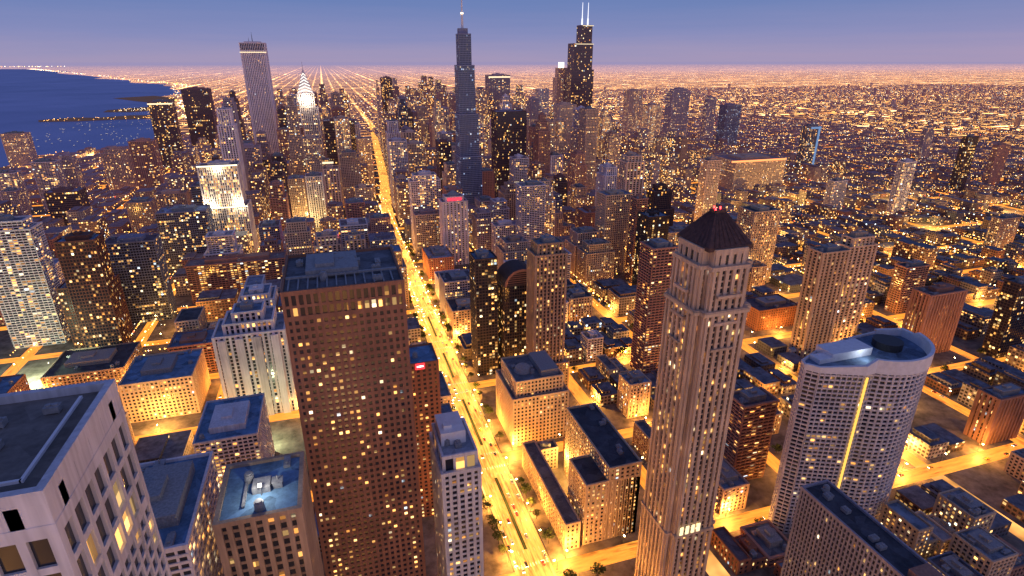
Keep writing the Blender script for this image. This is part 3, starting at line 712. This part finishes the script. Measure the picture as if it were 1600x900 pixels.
for PL_,z in PENS:
    b=MB(); b.poly([(x,y,z) for x,y in PL_]); add('peninsula_ground',b.mesh('peninsula_ground',[SOIL]),kind='structure')
# ================================================================== INFILL BUILDINGS
Fp=893.8;cp,sp=math.cos(math.radians(PITCH)),math.sin(math.radians(PITCH));cyw,syw=math.cos(math.radians(YAW)),math.sin(math.radians(YAW))
def inview(x,y,z,m=60):
    hd=x*syw+y*cyw; lat=x*cyw-y*syw; dz=z-HC; dep=hd*cp-dz*sp
    if dep<30: return False
    u=800+Fp*lat/dep; v=450+Fp*(-dz*cp-hd*sp)/dep
    return -m<u<1600+m and v<900+m
def clash(x0,x1,y0,y1,m=3):
    for a,b_,c_,d in FOOT:
        if x0<b_+m and x1>a-m and y0<d+m and y1>c_-m: return True
    return False
def height(x,y):
    if y<590: 
        return rnd.choice([8,10,12,14,16,20,26]) if x>200 else rnd.choice([12,16,20,26,32,40])
    if y<1200:
        if -250<x<300: return rnd.choice([18,25,30,38,48,60,70]) if y<850 else rnd.choice([30,45,60,75,95,110])
        if 300<=x<600: return rnd.choice([14,18,25,35,50,70,90,115])
        if x<-250: return rnd.choice([15,20,30,45,60,75])
        if x<900: return rnd.choice([8,10,12,14,18,24,45])
        return rnd.choice([7,8,10,10,12,14,16,24])
    if y<2500:
        if -250<x<900: return rnd.choice([60,80,95,110,130,150,175,195])
        if x<-400: return rnd.choice([8,10,12,16])
        if x<-250: return rnd.choice([25,40,60,80])
        if x<1400: return rnd.choice([10,14,18,25,40,70])
        return rnd.choice([8,8,10,12])
    return rnd.choice([8,8,10,12,16])
cand=[]
NX=sorted(NSX+[97]+[-803,-915]+[2012,2125,2238,2350,2460])
EY=[150]+EWY+[2760,2870]
for i in range(len(NX)-1):
    for ya,yb in zip(EY,EY[1:]):
        xa=NX[i]+(18 if NX[i]==97 else 10); xb=NX[i+1]-(18 if NX[i+1]==97 else 10)
        if NX[i]==97: xa+=max(0,avx(ya)-97)
        y0,y1=ya+10,yb-10
        low = (xa>560) or (yb<620 and xa>200)
        nx=max(1,int(round((xb-xa)/(22 if low else 32 if ya>850 else 38)))); ny=3 if low else 2
        for a in range(nx):
            for c_ in range(ny):
                if rnd.random()<(.16 if low else .08): continue
                w=(xb-xa)/nx; d=(y1-y0)/ny
                X0=xa+a*w+rnd.uniform(.2,2); X1=xa+(a+1)*w-rnd.uniform(.2,4); Y0=y0+c_*d+rnd.uniform(0,3); Y1=y0+(c_+1)*d-rnd.uniform(0,8)
                if X0<210 and X1>-30 and yb<=260: continue
                if clash(X0,X1,Y0,Y1,2) or inlake((X0+X1)/2,(Y0+Y1)/2): continue
                h=height((X0+X1)/2,(Y0+Y1)/2)*rnd.uniform(.85,1.15)
                if h>60 and d<35: h*=.6
                if not inview((X0+X1)/2,(Y0+Y1)/2,h): continue
                dist=math.hypot((X0+X1)/2,(Y0+Y1)/2)
                cand.append((dist/max(h,8)**.5,X0,X1,Y0,Y1,h))
cand.sort(key=lambda t:t[0])
STY=['tan','cream','white','balc','rose','brick','sand','rose','hotel','grey','slate','darkr','dark','balcw','vertt','glassy','strip','vert']
KINDS={'tan':'tan stone','cream':'cream limestone','white':'white gridded','balc':'rose balconied','grey':'grey concrete','rose':'rosy brick','brick':'red brick','darkr':'dark gridded','hotel':'brightly lit cream','dark':'black glass','balcw':'white balconied','vertt':'tan ribbed','sand':'pale sandstone','slate':'blue grey glass','glassy':'smooth blue glass','strip':'sandy striped','vert':'white ribbed'}
NI=198
for dd,X0,X1,Y0,Y1,h in cand[:NI]:
    s=rnd.choice(STY[:11] if h<40 else STY)
    nm='house_block' if h<20 else 'mid_rise_building' if h<60 else 'high_rise_building'
    w,d=X1-X0,Y1-Y0
    tiers=[(rect(X0,X1,Y0,Y1),0.13,h,s)]
    if h>60 and rnd.random()<.65:
        q=rnd.uniform(.7,.93); tiers=[(rect(X0,X1,Y0,Y1),0.13,h*q,s),(rect(X0+w*.12,X1-w*.12,Y0+d*.12,Y1-d*.12),h*q,h,s)]
        if rnd.random()<.4: tiers.append((rect(X0+w*.28,X1-w*.28,Y0+d*.28,Y1-d*.28),h,h*1.08,s))
    elif h<60 and rnd.random()<.45 and w>16:
        k_=rnd.uniform(.4,.6); tiers=[(rect(X0,X0+w*k_,Y0,Y1),0.13,h,s),(rect(X0+w*k_+.6,X1,Y0,Y1-d*rnd.uniform(0,.3)),0.13,h*rnd.uniform(.5,.8),s)]
    building(nm,KINDS[s]+(' low block with flat roof' if h<20 else ' block with rooftop plant' if h<60 else ' tower with rooftop plant'),tiers,units=rnd.randint(2,7) if h<80 else 2,ph=rnd.uniform(2.5,5),foot=False)
PAL=[(.28,.16,.11),(.38,.25,.16),(.18,.1,.07),(.3,.25,.24),(.46,.37,.28),(.12,.09,.09),(.34,.16,.1),(.46,.42,.41),(.1,.12,.17)]
b=MB()
def fbox(X0,X1,Y0,Y1,h,lit):
    c=(*rnd.choice(PAL),lit); ou=rnd.randint(0,900);ov=rnd.randint(0,900); nf=h/3.6
    def q(a,b_,L):
        n=L/3.6; b.quad((*a,0),(*b_,0),(*b_,h),(*a,h),0,[(ou,ov),(ou+n,ov),(ou+n,ov+nf),(ou,ov+nf)],c)
    q((X0,Y0),(X1,Y0),X1-X0); q((X1,Y0),(X1,Y1),Y1-Y0); q((X1,Y1),(X0,Y1),X1-X0); q((X0,Y1),(X0,Y0),Y1-Y0)
    b.quad((X0,Y0,h),(X1,Y0,h),(X1,Y1,h),(X0,Y1,h),0,None,c)
for dd,X0,X1,Y0,Y1,h in cand[NI:]:
    fbox(X0,X1,Y0,Y1,h,rnd.choice([.3,.6,.9,1.2] if h>45 else [.2,.4,.7]))
    if rnd.random()<.6: fbox(X0+3,X0+(X1-X0)*.6,Y0+3,Y1-4,h+rnd.uniform(2.0,4),.05)
    if h>70 and rnd.random()<.5: w=X1-X0; fbox(X0+w*.2,X1-w*.2,Y0+6,Y1-8,h*1.15,.8)
for j in range(0,44):
    ya=1220+110*j
    for i in range(-14,75):
        xa=-15.5+112.5*i
        if ya<2700 and -1000<xa<2440: continue
        if not inview(xa+50,ya+50,10,80) or inlake(xa+50,ya+50) or inlake(xa-60,ya+50): continue
        for k_ in range(3):
            for l in range(2):
                if rnd.random()<.45: continue
                X0=xa+14+k_*30+rnd.uniform(0,6);Y0=ya+15+l*42+rnd.uniform(0,8)
                h=rnd.choice([5,6,7,8,9,11]) if rnd.random()<.985 else rnd.uniform(30,60)
                fbox(X0,X0+rnd.uniform(10,20),Y0,Y0+rnd.uniform(14,28),h,rnd.choice([.05,.2,.4]))
add('distant_buildings',b.mesh('distant_buildings',[GEN]),kind='stuff')
b=MB()
def lampdot(x,y,z,s,m):
    b.quad((x-s,y,z),(x,y,z-s),(x+s,y,z),(x,y,z+s),m); b.quad((x,y-s,z),(x-s,y,z),(x,y+s,z),(x+s,y,z),m)
E_D=[emis('far_lamp_amber',(1,.42,.07),8),emis('far_lamp_gold',(1,.6,.2),8),emis('far_lamp_white',(1,.9,.7),8),emis('far_lamp_red',(1,.12,.05),6)]
cnt=0
while cnt<38000:
    y=620*math.exp(rnd.random()*3.2); x=rnd.uniform(-.45,1.75)*y
    if not inview(x,y,8,20) or inlake(x,y): continue
    if rnd.random()<.85:
        if rnd.random()<.5: x=-15.5+112.5*round((x+15.5)/112.5)+rnd.choice([-8,8])
        else: y=1220+110*round((y-1220)/110)+rnd.choice([-8,8])
    if clash(x,x,y,y,2): continue
    s=rnd.choice([.35,.45,.6,.9]) if y<1800 else rnd.choice([.6,.8,1.3]) if y<3500 else rnd.choice([.9,1.2,2.0])
    lampdot(x,y,8.5,s,rnd.choices([0,1,2,3],[7,4.5,1.2,.6])[0]); cnt+=1
for i in range(60):
    t=rnd.random(); lampdot(-1480+600*t+rnd.uniform(-30,30),3850+rnd.uniform(-70,110),6,1.2,rnd.choice([0,0,1]))
    lampdot(rnd.uniform(-1300,-1080),rnd.uniform(4400,4650),6,1.2,rnd.choice([0,1,2]))
for i in range(500):
    t=rnd.random(); a=int(t*15); (xa,ya),(xb,yb)=LK0[min(a+8,15)-1],LK0[min(a+8,15)]; q=rnd.random(); lampdot(xa+(xb-xa)*q+rnd.uniform(0,200),ya+(yb-ya)*q+rnd.uniform(0,200),10,rnd.uniform(2,5),rnd.choice([0,1,2]))
for i in range(300): lampdot(rnd.uniform(-30000,-12000),rnd.uniform(33000,36000),15,rnd.uniform(6,14),rnd.choice([0,1,1,2]))
add('distant_lamps',b.mesh('distant_lamps',E_D),kind='stuff')
# ================================================================== STREET LAMPS
LM=MB(); LM.cyl(0,0,0,9,.14,.09,8); LM.box(0,2.2,-.06,.06,8.9,9.05,bottom=True); LM.box(1.6,2.7,-.25,.25,8.75,8.95); LM.cyl(0,0,0,.8,.28,.2,8)
LM.box(1.55,2.75,-.3,.3,8.45,8.74,1,True); LM.box(1.55,2.75,-.3,.3,8.96,9.0,1,True)
lamp_me=LM.mesh('street_lamp_shape',[DARKM,E_LAMP])
def lamp(x,y,rot,lit,pw=9000):
    o=add('street_lamp',lamp_me,None,label='dark metal street lamp with glowing amber head',category='street lamp',group='street lamps along the pavements'); o.location=(x,y,.13); o.rotation_euler=(0,0,rot)
    if lit: plight('lamp_light',(x+2.1*math.cos(rot),y+2.1*math.sin(rot),8.2),pw,(1,.42,.07),.4)
nl=0
y=165
while y<1000:
    if not any(abs(y-e)<9 for e in EWY):
        k_=int((y-165)/27)
        lamp(avx(y)-14.2,y,0,k_%2==0,52000); lamp(avx(y)+14.2,y+12,math.pi,k_%2==1,52000); nl+=2
    y+=27
for x in NSX:
    y=285;k_=0
    while y<820:
        if inview(x,y,0,10) and not any(abs(y-e)<10 for e in EWY) and nl<270 and not clash(x+7,x+7,y,y,1): lamp(x+7.2,y,math.pi,y<640 and k_%2==0,60000); nl+=1;k_+=1
        y+=48
for ye in EWY[:5]:
    x=-300;k_=0
    while x<900:
        if inview(x,ye,0,10) and abs(x-97)>20 and not any(abs(x-e)<12 for e in NSX) and nl<290 and not clash(x,x,ye+7,ye+7,1): lamp(x,ye+7.2,-math.pi/2,ye<600 and k_%2==0,60000); nl+=1;k_+=1
        x+=42
# ================================================================== CARS
def car_mesh(col):
    b=MB()
    prof=[(-2.2,.35),(-2.25,.75),(-1.9,.95),(-1.2,1.0),(-.7,1.42),(.75,1.45),(1.45,1.0),(2.1,.88),(2.25,.6),(2.2,.35)]
    w=.88
    for s in (-1,1): b.poly([(s*w*(.82 if z>1.1 else 1),x,z) for x,z in prof])
    for (xa,za),(xb,zb) in zip(prof,prof[1:]):
        wa=w*(.82 if za>1.1 else 1);wb=w*(.82 if zb>1.1 else 1)
        glass=1 if (za>1.05)!=(zb>1.05) else 0
        b.quad((-wa,xa,za),(wa,xa,za),(wb,xb,zb),(-wb,xb,zb),glass)
    for s in (-1,1):
        b.quad((s*.885,-.95,1.02),(s*.885,1.15,1.02),(s*.76,.7,1.38),(s*.76,-.6,1.38),1)
        for yy in (-1.4,1.4):
            P=[(s*.9,yy+.33*math.cos(t*math.pi/5),.33+.33*math.sin(t*math.pi/5)) for t in range(10)]; b.poly(P,2)
        b.box(s*.62-.2,s*.62+.2,2.22,2.3,.55,.75,3,True); b.box(s*.65-.18,s*.65+.18,-2.31,-2.22,.65,.82,4,True)
    return b.mesh('car_shape',[plain('car_paint_'+col[0],col[1],.3,.05,1.0),DARKM,DARKM,E_HEAD,E_TAIL])
CM=[(c[0],car_mesh(c)) for c in (('white',(.7,.7,.7)),('black',(.02,.02,.02)),('silver',(.4,.4,.42)),('yellow',(.7,.4,.03)),('red',(.4,.02,.02)))]
def car(x,y,rot):
    n,me=rnd.choice(CM); o=add('car',me,None,label=n+' car with lit headlights on the street',category='car',group='cars driving along the streets'); o.location=(x,y,.02); o.rotation_euler=(0,0,rot)
for i in range(120):
    y=rnd.uniform(240,1000); l=rnd.choice([-10.8,-7.3,-3.9,3.9,7.3,10.8]); car(avx(y)+l,y,math.pi if l<0 else 0)
for i in range(90):
    if rnd.random()<.5:
        e=rnd.choice(EWY[:4]); x=rnd.uniform(110,700); s=rnd.choice([-1,1]); car(x,e+3*s,s*math.pi/2)
    else:
        x=rnd.choice([210,322,435,548,-128,-240]); y=rnd.uniform(290,800); s=rnd.choice([-1,1]); car(x+3*s,y,math.pi if s<0 else 0)
# ================================================================== TREES
LEAF=plain('tree_leaves',(.05,.075,.02),.8,.5,.8); BARK=plain('tree_bark',(.08,.06,.045),.9,.3,2.0)
def tree_meshes(seed):
    q=random.Random(seed); t=MB(); t.cyl(0,0,0,3.2,.22,.15,7)
    tips=[]
    for i in range(5):
        a=i*1.26+q.uniform(-.3,.3); x,y,z=math.cos(a)*1.7,math.sin(a)*1.7,q.uniform(4.6,6.2); tips.append((x,y,z))
        t.quad((-.08,0,3),(.08,0,3),(x+.03,y,z),(x-.03,y,z)); t.quad((0,-.08,3),(0,.08,3),(x,y+.03,z),(x,y-.03,z))
    cmb=MB(); tips+=[(0,0,6.8),(.8,-.6,5.4)]
    for (x,y,z) in tips:
        R=q.uniform(1.1,1.8)
        for i in range(60):
            u=[q.gauss(0,1) for _ in range(3)]; n=math.sqrt(sum(k*k for k in u)); rr=R*q.uniform(.55,1.05)
            p=(x+u[0]/n*rr,y+u[1]/n*rr,z+u[2]/n*rr*.8); a=[q.uniform(-.35,.35) for _ in range(3)]; e=[q.uniform(-.35,.35) for _ in range(3)]
            cmb.quad(tuple(p[k]-a[k] for k in range(3)),tuple(p[k]+e[k] for k in range(3)),tuple(p[k]+a[k] for k in range(3)),tuple(p[k]-e[k] for k in range(3)))
    return t.mesh('tree_trunk_shape',[BARK]),cmb.mesh('tree_crown_shape',[LEAF])
TR=[tree_meshes(s) for s in range(4)]
def tree(x,y,k=1.0):
    s=rnd.uniform(.8,1.5)*k; r=empty('tree',(x,y,.13),label='leafy green street tree lit by amber lamps',category='tree',group='trees along the pavements'); r.rotation_euler=(0,0,rnd.uniform(0,6)); r.scale=(s,s,s)
    a,b_=rnd.choice(TR); add('trunk',a,r); add('crown',b_,r)
for Y0,Y1,off,st_ in ((160,1000,-16.4,10),(160,1000,16.4,12)):
    y=Y0
    while y<Y1:
        if not any(abs(y-e)<12 for e in EWY) and rnd.random()<.8 and not clash(avx(y)+off,avx(y)+off,y,y,1.0): tree(avx(y)+off,y,1.15)
        y+=st_
for i in range(14): tree(rnd.uniform(60,76),rnd.uniform(205,245),1.2)
for i in range(20): tree(rnd.uniform(120,140),rnd.uniform(165,245),1.1)
for i in range(16): tree(rnd.uniform(225,300),rnd.uniform(505,590))
nt_=0
while nt_<90:
    if rnd.random()<.5: x=rnd.choice([210,322,435,548,661,773])+rnd.choice([-8.3,8.3]); y=rnd.uniform(290,900)
    else: y=rnd.choice(EWY[:6])+rnd.choice([-8.3,8.3]); x=rnd.uniform(215,1000)
    if inview(x,y,0,0) and not clash(x,x,y,y,1) and not any(abs(x-e)<8 for e in NSX) and not any(abs(y-e)<8 for e in EWY): tree(x,y); nt_+=1
# ================================================================== BOATS
b=MB(); b.poly([(-4,-1.3,1.2),(3,-1.3,1.2),(5.5,0,1.4),(3,1.3,1.2),(-4,1.3,1.2)])
hp=[(-4,-1.3),(3,-1.3),(5.5,0),(3,1.3),(-4,1.3)]
for i in range(5):
    p=hp[i];q=hp[(i+1)%5]; b.quad((p[0]*.9,p[1]*.6,0),(q[0]*.9,q[1]*.6,0),(*q,1.2),(*p,1.2))
b.box(-2,1.5,-.8,.8,1.2,2.3); b.cyl(.5,0,2.3,11,.1,.06,6); b.box(-2.05,1.55,-.82,.82,1.6,1.9,1)
boat=b.mesh('boat_shape',[WHITEP,emis('cabin_glow',(1,.9,.75),1.5)])
for i in range(110):
    x=rnd.uniform(-1250,-760);y=rnd.uniform(2650,3650)
    if inlake(x,y) and inlake(x+40,y): 
        o=add('sail_boat',boat,None,label='small white sail boat moored on blue water',category='boat',group='boats moored in the harbour'); o.location=(x,y,.5); o.rotation_euler=(0,0,rnd.uniform(-.5,.5)+1.2); o.scale=(1.3,1.3,1.3)
# ================================================================== WORLD, SUN, CAMERA
w=bpy.data.worlds.new('World'); sc.world=w; w.use_nodes=True; nt=w.node_tree; nt.nodes.clear(); k=N(nt)
tc=k.node('ShaderNodeTexCoord'); x,y,z=k.sep(tc.outputs['Generated'])
st=k.noise(k.comb(k.m('MULTIPLY',x,2.0),k.m('MULTIPLY',y,2.0),k.m('MULTIPLY',z,45.0)),1.3,5,.6)
zz=k.m('ADD',z,k.m('MULTIPLY',k.m('SUBTRACT',st,.5),.03))
colr=k.ramp(zz,[(0.0,(.39,.33,.52)),(.012,(.35,.32,.53)),(.035,(.25,.28,.54)),(.08,(.15,.23,.51)),(.25,(.07,.13,.36)),(1.0,(.07,.10,.30))])
bg=k.node('ShaderNodeBackground'); k.link(colr,bg.inputs[0]); bg.inputs[1].default_value=.93
sky=k.node('ShaderNodeTexSky',sky_type='NISHITA'); sky.sun_disc=False; sky.sun_elevation=math.radians(1); sky.sun_rotation=math.radians(80)
bg2=k.node('ShaderNodeBackground'); k.link(sky.outputs[0],bg2.inputs[0]); bg2.inputs[1].default_value=.01
ad=k.node('ShaderNodeAddShader'); k.link(bg.outputs[0],ad.inputs[0]); k.link(bg2.outputs[0],ad.inputs[1])
o=k.node('ShaderNodeOutputWorld'); k.link(ad.outputs[0],o.inputs[0])
sl=bpy.data.lights.new('sun','SUN'); sl.energy=.26; sl.angle=math.radians(60); sl.color=(1,.76,.74)
so=bpy.data.objects.new('sun',sl); COL.objects.link(so); so.rotation_euler=(math.radians(68),0,math.radians(20))
cd=bpy.data.cameras.new('camera'); cd.sensor_width=36; cd.lens=Fp/1600*36; cd.clip_start=1; cd.clip_end=200000
co=bpy.data.objects.new('camera',cd); COL.objects.link(co); co.location=(0,0,HC); co.rotation_euler=(math.radians(90-PITCH),0,math.radians(-YAW)); sc.camera=co
sc.view_settings.view_transform='Standard'; sc.view_settings.look='None'; sc.view_settings.exposure=0
